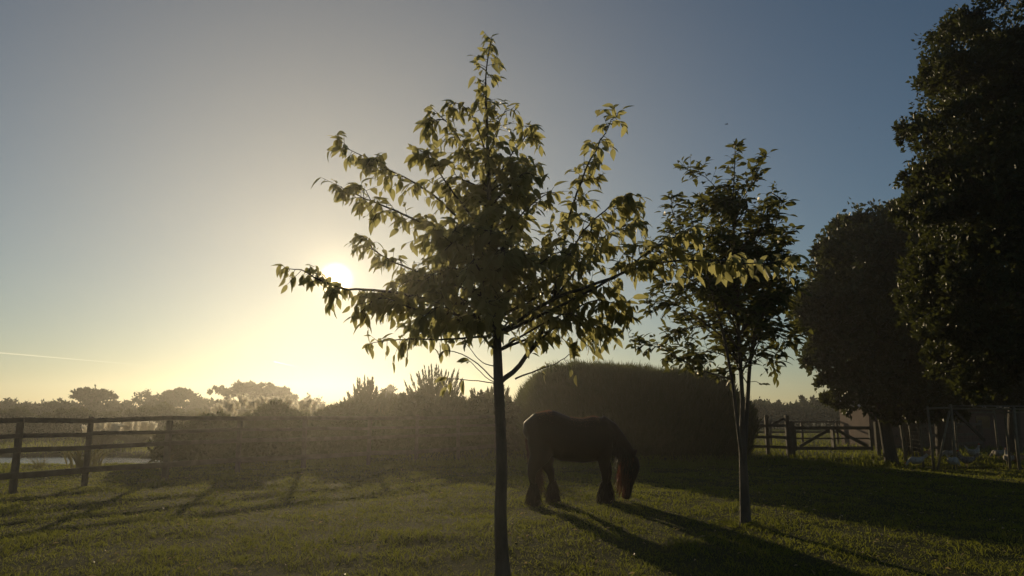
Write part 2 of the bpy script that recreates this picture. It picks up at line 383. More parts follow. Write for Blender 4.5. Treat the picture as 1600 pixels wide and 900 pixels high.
        for r_ in range(int(L * 3)):
            k = random.randint(3, 8); T = (Qb[k + 1] - Qb[k]).normalized(); lat = Vector((random.gauss(0, 1), random.gauss(0, 1), .4)); lat = (lat - T * lat.dot(T)).normalized()
            ln = random.uniform(.15, .32); e = Qb[k] + (T * .6 + lat).normalized() * ln; twig.tube([Qb[k], e], [.005, .002], 3, cap=False); leaves_on([Qb[k], Qb[k].lerp(e, .5), e], .2, dens * .8)
    twig.v = [v - O for v in twig.v]; twig.build('twigs', M['bark'], root, kind='stuff')
    # leaves: the 300 that stand most clearly by themselves are objects, the rest one mass
    n_ = len(leaves); Pn = np.array([l[0] for l in leaves]); Dn = unit(np.array([l[1] for l in leaves])); Ln = np.array([l[2] for l in leaves])
    side = unit(np.cross(Dn, np.array([0, 0, 1.0]) + rng.normal(size=(n_, 3)) * .55)); Nn = np.cross(side, Dn); Nn *= np.sign(Nn[:, 2:3] + 1e-6); side = np.cross(Nn, Dn)
    cen = Pn + Dn * Ln[:, None] * .5; rel = cen - np.array([0, 0, EYE]); dep = rel @ np.array(FW); uv = np.stack([rel[:, 0] / dep, (rel @ np.array(UP)) / dep], 1) * F
    cnt = np.zeros(n_)
    for s in range(0, n_, 400): cnt[s:s + 400] = (((uv[s:s + 400, None] - uv[None]) ** 2).sum(-1) < 26 ** 2).sum(1)
    order = np.argsort(cnt - Ln * 20); pick = set(order[:300].tolist())
    lm = np_mesh('leaf', LV, LF, True); lm.materials.append(leafmat)
    rest = []
    for k in range(n_):
        R = np.stack([Dn[k], side[k], Nn[k]], 1) * Ln[k]
        if k in pick:
            o = bpy.data.objects.new('leaf', lm); o.parent = root; C.objects.link(o)
            m4 = Matrix.Identity(4)
            for r_ in range(3):
                for c_ in range(3): m4[r_][c_] = R[r_, c_]
                m4[r_][3] = Pn[k][r_] - O[r_]
            o.matrix_local = m4
        else: rest.append(LV @ R.T + (Pn[k] - np.array(O)))
    if rest:
        V = np.concatenate(rest); Fc = (LF[None] + (np.arange(len(rest)) * len(LV))[:, None, None]).reshape(-1, 4)
        obj('foliage', np_mesh('foliage', V, Fc, True), leafmat, root, kind='stuff')
    print(name, 'leaves', n_)
    return root

T1 = [(787, 901, 0, .115), (785, 884, 0, .070), (782, 800, 0, .060), (784, 720, 0, .055), (779, 600, 0, .050), (775, 500, 0, .042), (768, 400, 0, .033), (764, 300, 0, .024), (761, 200, 0, .015), (759, 120, 0, .008), (768, 58, 0, .003)]
B1 = [
 ([(776, 480), (690, 472), (610, 455), (545, 452), (500, 438), (470, 422), (442, 420)], .022, .25, .62, -.25),
 ([(776, 470), (700, 440), (640, 420), (590, 395), (572, 372)], .018, .3, 1.2, .3),
 ([(776, 515), (700, 530), (640, 530), (600, 533), (572, 538)], .012, .35, .55, .15, .35),
 ([(772, 440), (700, 375), (630, 335), (570, 310), (524, 293)], .02, .3, 1.1, -.4),
 ([(770, 405), (710, 335), (655, 290), (595, 258), (538, 230)], .018, .35, .8, .2),
 ([(768, 385), (715, 310), (680, 260), (668, 238)], .015, .3, 1.2, -.1),
 ([(765, 300), (725, 230), (698, 190), (672, 188)], .011, .4, .9, .1),
 ([(764, 260), (740, 185), (722, 165), (704, 160)], .009, .4, .9, -.2),
 ([(763, 240), (785, 180), (806, 172)], .007, .4, .8, .1),
 ([(765, 310), (800, 240), (828, 205), (832, 196)], .011, .35, 1.0, -.15),
 ([(767, 350), (800, 300), (822, 270), (843, 258)], .012, .3, 1.1, .3),
 ([(769, 400), (815, 335), (850, 305), (868, 300)], .012, .4, .8, -.3),
 ([(781, 612), (832, 545), (868, 450), (885, 360), (905, 290), (940, 215), (966, 176)], .030, .35, .75, .25),
 ([(862, 460), (905, 370), (950, 325), (982, 302)], .014, .25, 1.2, -.3, 0, False),
 ([(858, 480), (915, 400), (955, 362), (1000, 346)], .014, .3, 1.2, .3, 0, False),
 ([(776, 530), (850, 490), (920, 455), (970, 428), (1010, 395), (1050, 372), (1090, 350)], .02, .3, .9, -.5),
 ([(776, 520), (860, 470), (940, 440), (1000, 418), (1060, 407), (1130, 408), (1190, 412), (1232, 404)], .022, .35, .7, -.7),
 ([(778, 560), (850, 520), (905, 498), (955, 515)], .016, .3, 1.2, .1),
 ([(845, 530), (880, 500), (925, 470), (985, 480)], .014, .2, 1.3, -.2, 0, False),
 ([(776, 500), (700, 490), (640, 480), (595, 465), (560, 490)], .016, .3, 1.2, -.4),
 ([(774, 470), (720, 500), (670, 500), (640, 515)], .012, .3, 1.1, .5),
 ([(778, 590), (735, 560), (700, 548), (690, 552)], .008, .5, .5, -.1, .5),
 ([(779, 600), (745, 595), (710, 592), (690, 590)], .006, .6, .3, .1, .7),
 ([(779, 585), (752, 565), (735, 545), (722, 530)], .006, .5, .4, .2, .7),
 ([(805, 592), (840, 578), (868, 568), (898, 548)], .010, .4, .6, -.2, .4, False),
 ([(779, 605), (760, 590), (742, 572), (730, 560)], .005, .5, .4, -.3, .8),
]
leafy_tree('cherry_tree', 'young cherry tree with drooping leaves, its slender trunk nearest the viewer', 7.35, T1, B1,
           (46, 2.05, 4.25, lambda t: 1.35 - 1.0 * t, .42), M['cherry'], .74, .132, 1.42, (786, 897), seed=11)

T2 = [(1166, 832, 0, .10), (1165, 812, 0, .075), (1162, 740, 0, .056), (1160, 690, 0, .048), (1160, 630, 0, .030), (1157, 570, 0, .027), (1150, 450, 0, .025), (1146, 330, 0, .013), (1149, 226, 0, .003)]
S2 = [[(1161, 725, 0, .036), (1152, 660, -.08, .023), (1143, 590, -.15, .02), (1125, 500, -.3, .02), (1095, 400, -.4, .012), (1075, 320, -.45, .004)],
      [(1162, 720, 0, .04), (1168, 630, .06, .03), (1173, 560, .1, .025), (1190, 460, .2, .02), (1203, 390, .25, .012), (1222, 314, .3, .004)]]
B2 = [
 ([(1143, 592), (1095, 578), (1040, 548), (996, 534)], .014, .3, 1.1, -.5, 0, False),
 ([(1135, 530), (1080, 490), (1040, 470), (1015, 478)], .014, .3, 1.2, -.3, 0, False),
 ([(1125, 470), (1070, 430), (1035, 395), (1015, 390)], .014, .3, 1.2, .2, 0, False),
 ([(1100, 400), (1075, 370), (1050, 330), (1055, 305)], .01, .3, 1.1, .3, 0, False),
 ([(1148, 340), (1120, 295), (1095, 272), (1078, 270)], .008, .4, .8, .1, 0, False),
 ([(1148, 330), (1175, 285), (1190, 255), (1193, 241)], .009, .35, .9, -.1, 0, False),
 ([(1178, 530), (1205, 520), (1230, 530), (1250, 514)], .012, .3, 1.2, .2, 0, False),
 ([(1186, 470), (1210, 455), (1225, 470), (1232, 455)], .01, .3, 1.1, -.2, 0, False),
 ([(1195, 430), (1215, 395), (1228, 400), (1235, 410)], .009, .3, 1.0, .2, 0, False),
 ([(1190, 450), (1180, 390), (1195, 340), (1200, 320)], .009, .3, .9, -.1, 0, False),
 ([(1171, 597), (1180, 596), (1187, 599), (1193, 600)], .005, .7, .5, .0, .6, False),
 ([(1130, 500), (1100, 510), (1060, 515), (1045, 525)], .01, .3, 1.2, .4, 0, False),
 ([(1140, 560), (1115, 550), (1085, 552), (1068, 560)], .01, .2, 1.3, -.3, 0, False),
 ([(1120, 480), (1085, 455), (1050, 445), (1030, 440)], .01, .2, 1.3, .5, 0, False),
 ([(1110, 440), (1080, 400), (1062, 372), (1040, 362)], .01, .2, 1.3, -.2, 0, False),
 ([(1168, 600), (1150, 575), (1130, 585), (1118, 590)], .008, .2, 1.2, .2, 0, False),
 ([(1172, 570), (1195, 555), (1210, 560), (1222, 552)], .009, .2, 1.2, -.3, 0, False),
 ([(1150, 400), (1130, 345), (1110, 320), (1100, 312)], .009, .2, 1.2, .3, 0, False),
]
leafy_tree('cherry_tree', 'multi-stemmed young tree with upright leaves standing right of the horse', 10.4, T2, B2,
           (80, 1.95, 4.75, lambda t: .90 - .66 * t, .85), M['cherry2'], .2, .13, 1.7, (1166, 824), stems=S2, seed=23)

# ------------------------------------------------------------------ big trees, far trees, hedge, shrubs
def lobes_cards(lobes, n_, size, flat=.0, shell=.55, nmain=None):
    """leaf cards spread through ellipsoid lobes (cx,cy,cz,rx,ry,rz) as many small clumps"""
    lb = np.array(lobes, float); wv = lb[:, 3] * lb[:, 4] + lb[:, 3] * lb[:, 5]
    if nmain: wv[nmain:] *= 2.6
    wv = wv / wv.sum()
    ncl = max(20, n_ // 45); k = rng.choice(len(lb), ncl, p=wv); d = rdir(ncl); d[:, 2] = np.where(rng.random(ncl) < .25, d[:, 2], np.abs(d[:, 2]) * .9 - .25)
    d = unit(d); r = shell + (1.06 - shell) * rng.random(ncl) ** .5; r *= 1 + .10 * rng.normal(size=ncl)
    cc = lb[k, :3] + d * lb[k, 3:] * r[:, None]
    j = rng.integers(0, ncl, n_); cr = np.minimum(lb[k, 3], lb[k, 5])[j] * .16
    P = cc[j] + rdir(n_) * (rng.random(n_) ** .4 * cr * 1.9)[:, None] * [1, 1, .75 - flat * .3]
    D = rdir(n_) + (cc[j] - lb[k[j], :3]) / lb[k[j], 3:] * .5
    L = size * (.6 + .8 * rng.random(n_))
    A = cards(P, D, rdir(n_), L, L * .55)
    ns = n_ // 42; k = rng.choice(len(lb), ns, p=wv); d = rdir(ns); d[:, 2] = np.abs(d[:, 2]) * .9 - .3; d = unit(d); b0 = lb[k, :3] + d * lb[k, 3:] * (.9 + .12 * rng.random(ns))[:, None]
    dd = unit(d + [0, 0, .55] + rng.normal(size=(ns, 3)) * .35); ln = np.minimum(lb[k, 3], lb[k, 5]) * (.16 + .42 * rng.random(ns) ** 2); m = 17
    t = np.tile(np.linspace(0, 1, m), ns); j = np.repeat(np.arange(ns), m); P = b0[j] + dd[j] * (t * ln[j])[:, None] + rng.normal(size=(ns * m, 3)) * size * .35
    L = size * (.6 + .7 * rng.random(ns * m)); B = cards(P, dd[j] * .6 + rdir(ns * m), rdir(ns * m), L, L * .55)
    return np.concatenate([A[0], B[0]]), np.concatenate([A[1], B[1] + len(A[0])])
def big_tree(name, label, base, trunks, lobes, n_, size, group=None, leaf='oak', limbs=10):
    root = empty(name, base, label=label, cat='tree', group=group); O = np.array(base); lobes = [(*l[:3], l[3] * .88, l[4] * .88, l[5] * .88) for l in lobes]
    sub = []
    for lb in lobes:
        for q in range(9):
            d = Vector((random.gauss(0, 1), random.gauss(0, 1), random.gauss(0, 1))).normalized(); f = random.uniform(.12, .40)
            sub.append((lb[0] + d.x * lb[3] * 1.0, lb[1] + d.y * lb[4], lb[2] + d.z * lb[5], lb[3] * f * 1.2, lb[4] * f * 1.2, lb[5] * f))
    V, Fc = lobes_cards(list(lobes) + sub, n_, size, nmain=len(lobes))
    obj('crown', np_mesh('crown', V - O, Fc), M[leaf], root)
    for P, R in trunks:
        mb = MB(); mb.tube([Vector(p) - Vector(base) for p in smooth_path(P, 10)], list(np.interp(np.linspace(0, 1, 11), np.linspace(0, 1, len(R)), R)), 9); mb.build('trunk', M['bark2'], root, True)
    for q in range(limbs):
        lb = random.choice(lobes); P, R = random.choice(trunks); s = Vector(P[-1]).lerp(Vector(P[-2]), random.random() * .6)
        d = Vector((random.gauss(0, 1), random.gauss(0, 1), random.uniform(0, 1))).normalized()
        e = Vector(lb[:3]) + Vector((d.x * lb[3], d.y * lb[4], d.z * lb[5])) * .8
        mb = MB(); mb.tube([v - Vector(base) for v in smooth_path([s, s.lerp(e, .5) + Vector((0, 0, .3)), e], 6)], list(np.linspace(R[-1] * .6, .02, 7)), 5); mb.build('limb', M['bark2'], root, True)
    return root
def lobe(px, py, Y, rpx, rpy, ry=None):
    c = at(px, py, Y); rx = rpx * Y / 1155; return (c.x, Y, c.z, rx, ry or rx, rpy * Y / 1155)
def trunkline(px0, px1, Y, ztop, r):
    x0, x1 = atx(px0, Y), atx(px1, Y); return ([(x0, Y, -.1), ((x0 + x1) / 2, Y + .1, ztop * .5), (x1, Y, ztop)], [r * 1.25, r, r * .8])
YB = 22.5
big_tree('oak_tree', 'broad dark leafy tree with dense round crown beyond the gate', (atx(1400, YB), YB, 0),
         [trunkline(1392, 1380, YB, 3.2, .16)],
         [lobe(1335, 470, YB, 75, 90), lobe(1390, 400, YB + .6, 90, 85), lobe(1330, 545, YB, 62, 60), lobe(1400, 530, YB - .5, 95, 95), lobe(1440, 450, YB + .5, 90, 120), lobe(1350, 430, YB + 1, 60, 60), lobe(1400, 470, YB + 1.5, 110, 140), lobe(1312, 560, YB, 48, 58), lobe(1350, 612, YB, 55, 40), lobe(1405, 620, YB - .5, 65, 38), lobe(1450, 580, YB, 75, 75), lobe(1470, 610, YB, 60, 40), lobe(1300, 480, YB, 45, 60)],
         105000, .18)
YA, YK = 12.0, 12.6
big_tree('oak_tree', 'tallest dark tree at the right edge, its crown reaching past the top', (atx(1700, YK), YK, 0),
         [trunkline(1700, 1690, YK, 3.6, .2)],
         [lobe(1525, 105, YA, 80, 85), lobe(1510, 225, YA, 85, 90), lobe(1575, 50, YA + .2, 100, 75), lobe(1580, 300, YA - .4, 120, 120), lobe(1530, 385, YA, 100, 110), lobe(1595, 455, YA, 120, 110), lobe(1545, 500, YA + .5, 90, 90), lobe(1640, 180, YA, 130, 150), lobe(1560, 180, YA + .8, 110, 140), lobe(1510, 320, YA + .6, 85, 110), lobe(1680, 330, YA + .5, 150, 200), lobe(1590, 560, YA, 80, 70), lobe(1520, 575, YA + .8, 60, 50), lobe(1460, 480, YA + 1, 50, 90)],
         125000, .09)
big_tree('oak_tree', 'dark tree with several slim trunks between the gate and chicken run', (atx(1425, 26), 26, 0),
         [trunkline(1420, 1412, 26, 2.6, .13), trunkline(1433, 1440, 25.7, 2.8, .16), trunkline(1476, 1484, 25.4, 2.8, .24)],
         [lobe(1420, 560, 26, 90, 60), lobe(1480, 585, 26, 80, 48), lobe(1390, 595, 26, 60, 38), lobe(1540, 590, 26, 60, 45)], 34000, .16, limbs=6)
big_tree('oak_tree', 'dark tree overhanging the shed at the far right edge', (atx(1590, 27), 27, 0),
         [trunkline(1585, 1600, 27, 2.8, .2)],
         [lobe(1560, 560, 27, 90, 70), lobe(1620, 500, 27, 100, 100), lobe(1540, 590, 26.5, 60, 35)], 26000, .15, limbs=6)

def far_tree(px, ytop, Y, wpx, label, style=0, nn=2600):
    c = at(px, ytop, Y); H = c.z; x = c.x; wr = wpx * Y / 1155 / 2
    root = empty('far_tree', (x, Y, 0), label=label, cat='tree', group='distant trees along the horizon')
    mb = MB(); mb.tube([(0, 0, -.2), (.1, 0, H * .35), (-.1, 0, H * .75)], [.2, .15, .07], 6); mb.build('trunk', M['bark2'], root, True)
    lb = []
    if style == 1:    # wide flat-topped umbrella
        for q in range(11):
            a = random.uniform(0, 6.28); r = wr * random.uniform(.1, .85); hz = H * (1 - .30 * (r / wr) ** 2 * random.uniform(.6, 1.5)); lb.append((r * math.cos(a), r * math.sin(a), hz - H * .12, wr * .30, wr * .30, H * .10))
        for q in range(6):
            a = random.uniform(0, 6.28); e = Vector((math.cos(a) * wr * .6, math.sin(a) * wr * .6, H * .78)); m2 = MB(); m2.tube([(0, 0, H * .3), e * .5 + Vector((0, 0, H * .2)), e], [.09, .06, .03], 4); m2.build('limb', M['bark2'], root)
        lb += [(0, 0, H * .42, wr * .9, wr * .6, H * .22)]
    else:
        for q in range(9):
            a = random.uniform(0, 6.28); r = wr * random.uniform(0, .65); lb.append((r * math.cos(a), r * math.sin(a), H * random.uniform(.4, .82), wr * .42, wr * .42, H * .2))
        lb += [(0, 0, H * .35, wr, wr * .7, H * .32)]
    V, Fc = lobes_cards(lb, nn, .30 if style != 2 else .22, .5, .35); obj('crown', np_mesh('crown', V, Fc), M['far'], root)
FT = [(8, 626, 128, 60, 'low dark tree at the left end of the horizon', 0), (55, 629, 132, 70, 'second low tree from the left end of the horizon', 0),
      (100, 624, 126, 50, 'small tree just left of the domed tree on the horizon', 0), (140, 607, 124, 82, 'domed tree with gaps in its crown left on the horizon', 1),
      (192, 628, 134, 60, 'low tree just right of the domed tree on the horizon', 0), (232, 613, 128, 74, 'round tree halfway between the domed and umbrella trees', 0),
      (288, 608, 125, 62, 'open-crowned tree just left of the umbrella tree', 1), (330, 622, 130, 60, 'low tree under the left side of the umbrella tree', 0),
      (378, 595, 120, 110, 'broad umbrella-shaped tree on the horizon left of the sun', 1), (436, 606, 126, 60, 'rounded tree on the right flank of the umbrella tree', 1),
      (490, 622, 134, 60, 'pale hazy tree directly below the sun', 0), (560, 615, 134, 70, 'hazy tree behind the reeds right of the sun', 0), (610, 606, 130, 60, 'hazy round tree behind the spiky shrub', 0), (700, 622, 134, 90, 'hazy low tree behind the cherry trunk', 0), (770, 625, 134, 70, 'hazy low tree showing just left of the hedge', 0)]
for px, yt, Y, wp, lab, st in FT: far_tree(px, yt, Y * .58, wp, lab, st, 4200 if st == 1 else 2600)
for q, (px, yt, wp, lab, st) in enumerate([(1185, 628, 34, 'narrow tree next to the hedge on the right horizon', 0), (1200, 622, 10, 'slim pointed conifer left of pair on right horizon', 2), (1216, 620, 10, 'slim pointed conifer right of pair on right horizon', 2), (1235, 622, 40, 'low rounded tree right of the slim conifers', 0),
                         (1262, 615, 56, 'tallest rounded tree on the right horizon', 0), (1300, 616, 60, 'rounded tree half hidden by the big dark tree', 0), (1345, 622, 70, 'low far tree seen beneath the big dark tree', 0), (1175, 634, 40, 'low far tree at the foot of the hedge', 0)]):
    far_tree(px, yt, 74 + 2 * (q % 3), wp, lab, st, 2200 if st == 0 else 700)

# understory: a long field hedge under the far trees
def bank(name, label, pts, h, w_, n_, size):
    P = []; pts = np.array(pts, float)
    t = rng.random(n_) * (len(pts) - 1); k = t.astype(int); f = (t - k)[:, None]; base = pts[k] * (1 - f) + pts[k + 1] * f
    hh = h * (.55 + .6 * vnoise(base[:, 0], base[:, 1], .25, 21) + .15 * rng.random(n_))
    P = np.stack([base[:, 0] + rng.normal(size=n_) * w_ * .4, base[:, 1] + rng.normal(size=n_) * w_, hh * rng.random(n_) ** .6], 1)
    L = size * (.6 + .8 * rng.random(n_)); V, Fc = cards(P, rdir(n_) + [0, 0, .4], rdir(n_), L, L * .6)
    return obj(name, np_mesh(name, V, Fc), M['far'], label=label, cat='hedge')
bank('field_hedge', 'long low hedge under the trees on the left horizon', [(-70, 69), (-35, 68), (0, 69)], 2.2, .8, 16000, .35)
bank('field_hedge', 'long low hedge under the trees on the right horizon', [(17, 72), (28, 71), (48, 70)], 2.3, .8, 9000, .35)

# the big rounded hedge behind the horse
hc = Vector((atx(985, 27.5), 27.5, 0)); RX, RY, RZ = 3.95, 2.3, 2.85
root = empty('hedge', hc, label='large rounded hedge with feathery upright shoots behind the grazing horse', cat='hedge')
def dome(nn, r):
    d = rdir(nn); d[:, 2] = np.abs(d[:, 2]); k = 1 / (np.abs(d) ** 7.0).sum(1) ** (1 / 7.0)
    P = d * (k * r)[:, None] * [RX, RY, RZ]; x = P[:, 0] / RX
    P[:, 2] *= (1 - .16 * np.clip(x, 0, 1) ** 2 - .03 * np.clip(-x, 0, 1)) * (.90 + .16 * vnoise(P[:, 0], P[:, 1], .7, 31) + .10 * vnoise(P[:, 0], P[:, 1], 3.0, 33))
    P[:, :2] *= (1 + .16 * (vnoise(P[:, 0] + P[:, 2], P[:, 2] - P[:, 1], .9, 32) - .5))[:, None]
    return d, P
nn = 110000; d, P = dome(nn, .70 + .30 * rng.random(nn) ** .5)
D = d * .35 + [0, 0, 1] + rng.normal(size=(nn, 3)) * .35; L = .20 + .22 * rng.random(nn)
V, Fc = cards(P, D, rdir(nn), L, .035, pos=.35); obj('foliage', np_mesh('foliage', V, Fc), M['hedge'], root)
nn = 15000; d, P = dome(nn, np.full(nn, .98))
V, Fc = blades(P, d * .3 + [0, 0, 1] + rng.normal(size=(nn, 3)) * .22, .20 + .42 * rng.random(nn) ** 1.6, np.full(nn, .02), .2); obj('shoots', np_mesh('shoots', V, Fc), M['hedge'], root, kind='stuff')
for q in range(7):
    mb = MB(); a = q / 7 * 6.28; mb.tube([(math.cos(a) * .5 - 1.5 + q * .5, math.sin(a) * .4, -.1), (math.cos(a) * 1.2 - 1.5 + q * .5, math.sin(a) * .9, 2.2)], [.09, .03], 6); mb.build('stem', M['bark2'], root, True)

def spiky(name, label, px, ytop, Y, wpx, n_sh, leaf='shrub', spl=.5, cat='shrub', ybase=None):
    c = at(px, ytop, Y); H = c.z; wr = wpx * Y / 1155 / 2; root = empty(name, (c.x, Y, float(gh(c.x, Y))), label=label, cat=cat)
    VV, FF, off = [], [], 0
    nn = n_sh * 60; d = rdir(nn); d[:, 2] = np.abs(d[:, 2]); r = .35 + .6 * rng.random(nn) ** .5
    P = np.stack([d[:, 0] * wr, d[:, 1] * wr * .8, d[:, 2] * (H - spl * .8)], 1) * r[:, None]
    L = .2 + .25 * rng.random(nn); V, Fc = cards(P, d * .6 + [0, 0, .8] + rng.normal(size=(nn, 3)) * .4, rdir(nn), L, L * .22); VV.append(V); FF.append(Fc); off += len(V)
    for q in range(n_sh):   # upright pointed shoots, dense with leaves
        a = random.uniform(0, 6.283); rr = math.sqrt(random.random()); dx, dy = math.cos(a) * rr, math.sin(a) * rr
        h0 = (H - spl) * math.sqrt(max(0, 1 - rr * rr * .9)); b0 = np.array([dx * wr, dy * wr * .8, h0]); dd = np.array([dx * .55, dy * .4, 1.0]); dd /= np.linalg.norm(dd)
        ln = spl * random.uniform(.6, 1.1); m = 46; t = rng.random(m); P = b0 + dd * (t * ln)[:, None] + rng.normal(size=(m, 3)) * .05 * (1 - t)[:, None]
        V, Fc = cards(P, dd + rdir(m) * .45 * (1 - t * .7)[:, None], rdir(m), .16 + .1 * rng.random(m), .035); VV.append(V); FF.append(Fc + off); off += len(V)
    obj('foliage', np_mesh('foliage', np.concatenate(VV), np.concatenate(FF)), M[leaf], root)
    for q in range(4):
        mb = MB(); a = q * 1.57 + .4; mb.tube([(math.cos(a) * .15, math.sin(a) * .15, -.05), (math.cos(a) * wr * .4, math.sin(a) * wr * .4, H * .6)], [.06, .02], 5); mb.build('stem', M['bark2'], root, True)
    return root
spiky('spiky_shrub', 'spiky pointed shrub behind the fence left of the cherry trunk', 683, 572, 33, 105, 60, spl=.75)
spiky('spiky_shrub', 'smaller rounded spiky shrub nearly below the sun', 574, 590, 34, 75, 42, spl=.5)
spiky('spiky_shrub', 'low shrub between the spiky shrub and the hedge', 765, 602, 32, 100, 44, spl=.4)
spiky('spiky_shrub', 'low bushy shrub between the two spiky shrubs behind the fence', 622, 612, 34, 80, 40, spl=.35)

# reeds and pampas
def thicket(name, label, pxs, Y, h, dep, n_):
    x0, x1 = atx(pxs[0], Y), atx(pxs[1], Y); x = x0 + (x1 - x0) * rng.random(n_); y = Y + dep * (rng.random(n_) - .5)
    e = np.clip(np.minimum(x - x0, x1 - x) / 1.6, .2, 1); H = h * (.62 + .42 * vnoise(x, y, .8, 51) + .3 * vnoise(x, y, 2.6, 52)) * e ** .35
    P = np.stack([x - (x0 + x1) / 2, y - Y, H * (1 - .96 * rng.random(n_) ** 1.5)], 1); L = .10 + .14 * rng.random(n_)
    root = empty(name, ((x0 + x1) / 2, Y, 0), label=label, cat='shrub')
    V, Fc = cards(P, rdir(n_) + [0, 0, .7], rdir(n_), L, L * .5); obj('foliage', np_mesh('foliage', V, Fc), M['shrub'], root)
    for q in range(6):
        xx = (q / 5 - .5) * (x1 - x0) * .85; mb = MB(); mb.tube([(xx, 0, -.05), (xx + random.uniform(-.2, .2), random.uniform(-.2, .2), h * .7)], [.03, .012], 5); mb.build('stem', M['bark2'], root)
for q, (a_, b_, Y_, h_) in enumerate([(-90, 70, 47, 1.55), (45, 200, 46, 1.5), (170, 330, 47, 1.6)]):  # added dark foliage row standing in for the far trees' shaded lower parts
    thicket('shade_backdrop', ['dark thicket beyond the pond behind the leftmost posts', 'dark thicket beyond the pond behind the left pampas clump', 'dark thicket beyond the pond right of the pampas clumps'][q], (a_, b_), Y_, h_, 2.2, 9000)
for q, (a_, b_, Y_, h_) in enumerate([(255, 400, 23.6, 1.45), (350, 510, 25.6, 1.55), (465, 620, 27.4, 1.68), (580, 725, 29.0, 1.95), (690, 845, 28.8, 2.1)]):
    thicket('bramble_thicket', ['bramble thicket at the right end of the pond behind the fence', 'bramble thicket behind the fence below the umbrella tree', 'bramble thicket behind the fence directly below the sun', 'bramble thicket at the foot of the spiky pointed shrub', 'tall bramble thicket between the cherry trunk and hedge'][q], (a_, b_), Y_, h_, 1.8, 11000)
def reeds(nn, xs, ys, h0, h1, name, label):
    x = xs[0] + (xs[1] - xs[0]) * rng.random(nn); y = ys[0] + (ys[1] - ys[0]) * rng.random(nn)
    f = (x - xs[0]) / (xs[1] - xs[0]); H = (h0 + (h1 - h0) * f) * (.7 + .35 * rng.random(nn)) * (.85 + .3 * vnoise(x, y, .8, 41))
    P = np.stack([x, y, gh(x, y)], 1); D = np.stack([rng.normal(size=nn) * .12, rng.normal(size=nn) * .12, np.ones(nn)], 1)
    V, Fc = blades(P, D, H, np.full(nn, .035), .12)
    o = obj(name, np_mesh(name, V, Fc), M['reed'], kind='stuff', label=label, cat='reeds')
YR = 34.0
reeds(16000, (atx(300, YR), atx(760, YR)), (YR - 1.0, YR + 2.5), 1.75, 2.4, 'reed_bed', 'bed of tall reeds behind the fence below the sun')
def pampas(px, ytop, Y, wpx, npl, label, H=None, sc=1.0):
    c = at(px, ytop, Y); wr = wpx * Y / 1155 / 2; z0 = float(gh(c.x, Y)); H = H or c.z - z0
    root = empty('pampas_grass', (c.x, Y, z0), label=label, cat='pampas grass', group='pampas clumps round the pond')
    nn = 1500; a = rng.random(nn) * 6.283; sp = rng.random(nn) ** .7; P = np.stack([np.cos(a) * wr * .35 * sp, np.sin(a) * wr * .35 * sp, np.zeros(nn)], 1)
    D = np.stack([np.cos(a) * sp * .75, np.sin(a) * sp * .75, np.ones(nn)], 1); V, Fc = blades(P, D, H * (.55 + .3 * rng.random(nn)), np.full(nn, .025), .5); obj('leaves', np_mesh('leaves', V, Fc), M['reed'], root, kind='stuff')
    for q in range(npl):
        f = (q + .5) / npl * 2 - 1; bx, by = f * wr * .95 + random.uniform(-.08, .08), random.uniform(-.5, .5) * wr * .6; hz = H * (1 - .22 * f * f) * random.uniform(.88, 1.0)
        b0 = Vector((bx * .35, by * .35, 0)); e = Vector((bx, by, hz)); mb = MB(); mb.tube([b0, b0.lerp(e, .5) + Vector((0, 0, .1)), e - Vector((0, 0, .2))], [.012, .01, .006], 4); st = mb.build('stalk', M['reed'], root)
        m = 240; t = rng.random(m); ax = np.array(e); P = ax + np.stack([rng.normal(size=m) * .05 * sc, rng.normal(size=m) * .05 * sc, -(1 - t) * .42 * sc], 1) + np.array([.12, 0, 0]) * (t * t)[:, None] * np.sign(f)
        V, Fc = cards(P, rdir(m) * .6 + [0, 0, .9], rdir(m), .16 * sc, .03 * sc); obj('plume', np_mesh('plume', V, Fc), M['plume'], root)
pampas(163, 656, 34, 52, 9, 'left pampas clump with pale plumes on the far pond bank')
pampas(214, 657, 34.4, 52, 9, 'right pampas clump with pale plumes on the far pond bank')
for q, (px, yt, Y) in enumerate([(352, 624, 32.2), (382, 618, 32.5), (412, 616, 32.2), (442, 618, 32.6), (478, 622, 32.3)]):
    pampas(px, yt, Y, 34, 8, ['leftmost pale-plumed pampas in the row under the umbrella tree', 'second pale-plumed pampas from left under the umbrella tree', 'middle pale-plumed pampas of the row behind the fence', 'fourth pale-plumed pampas in the row behind the fence', 'rightmost pale-plumed pampas nearly below the sun'][q], sc=.8)

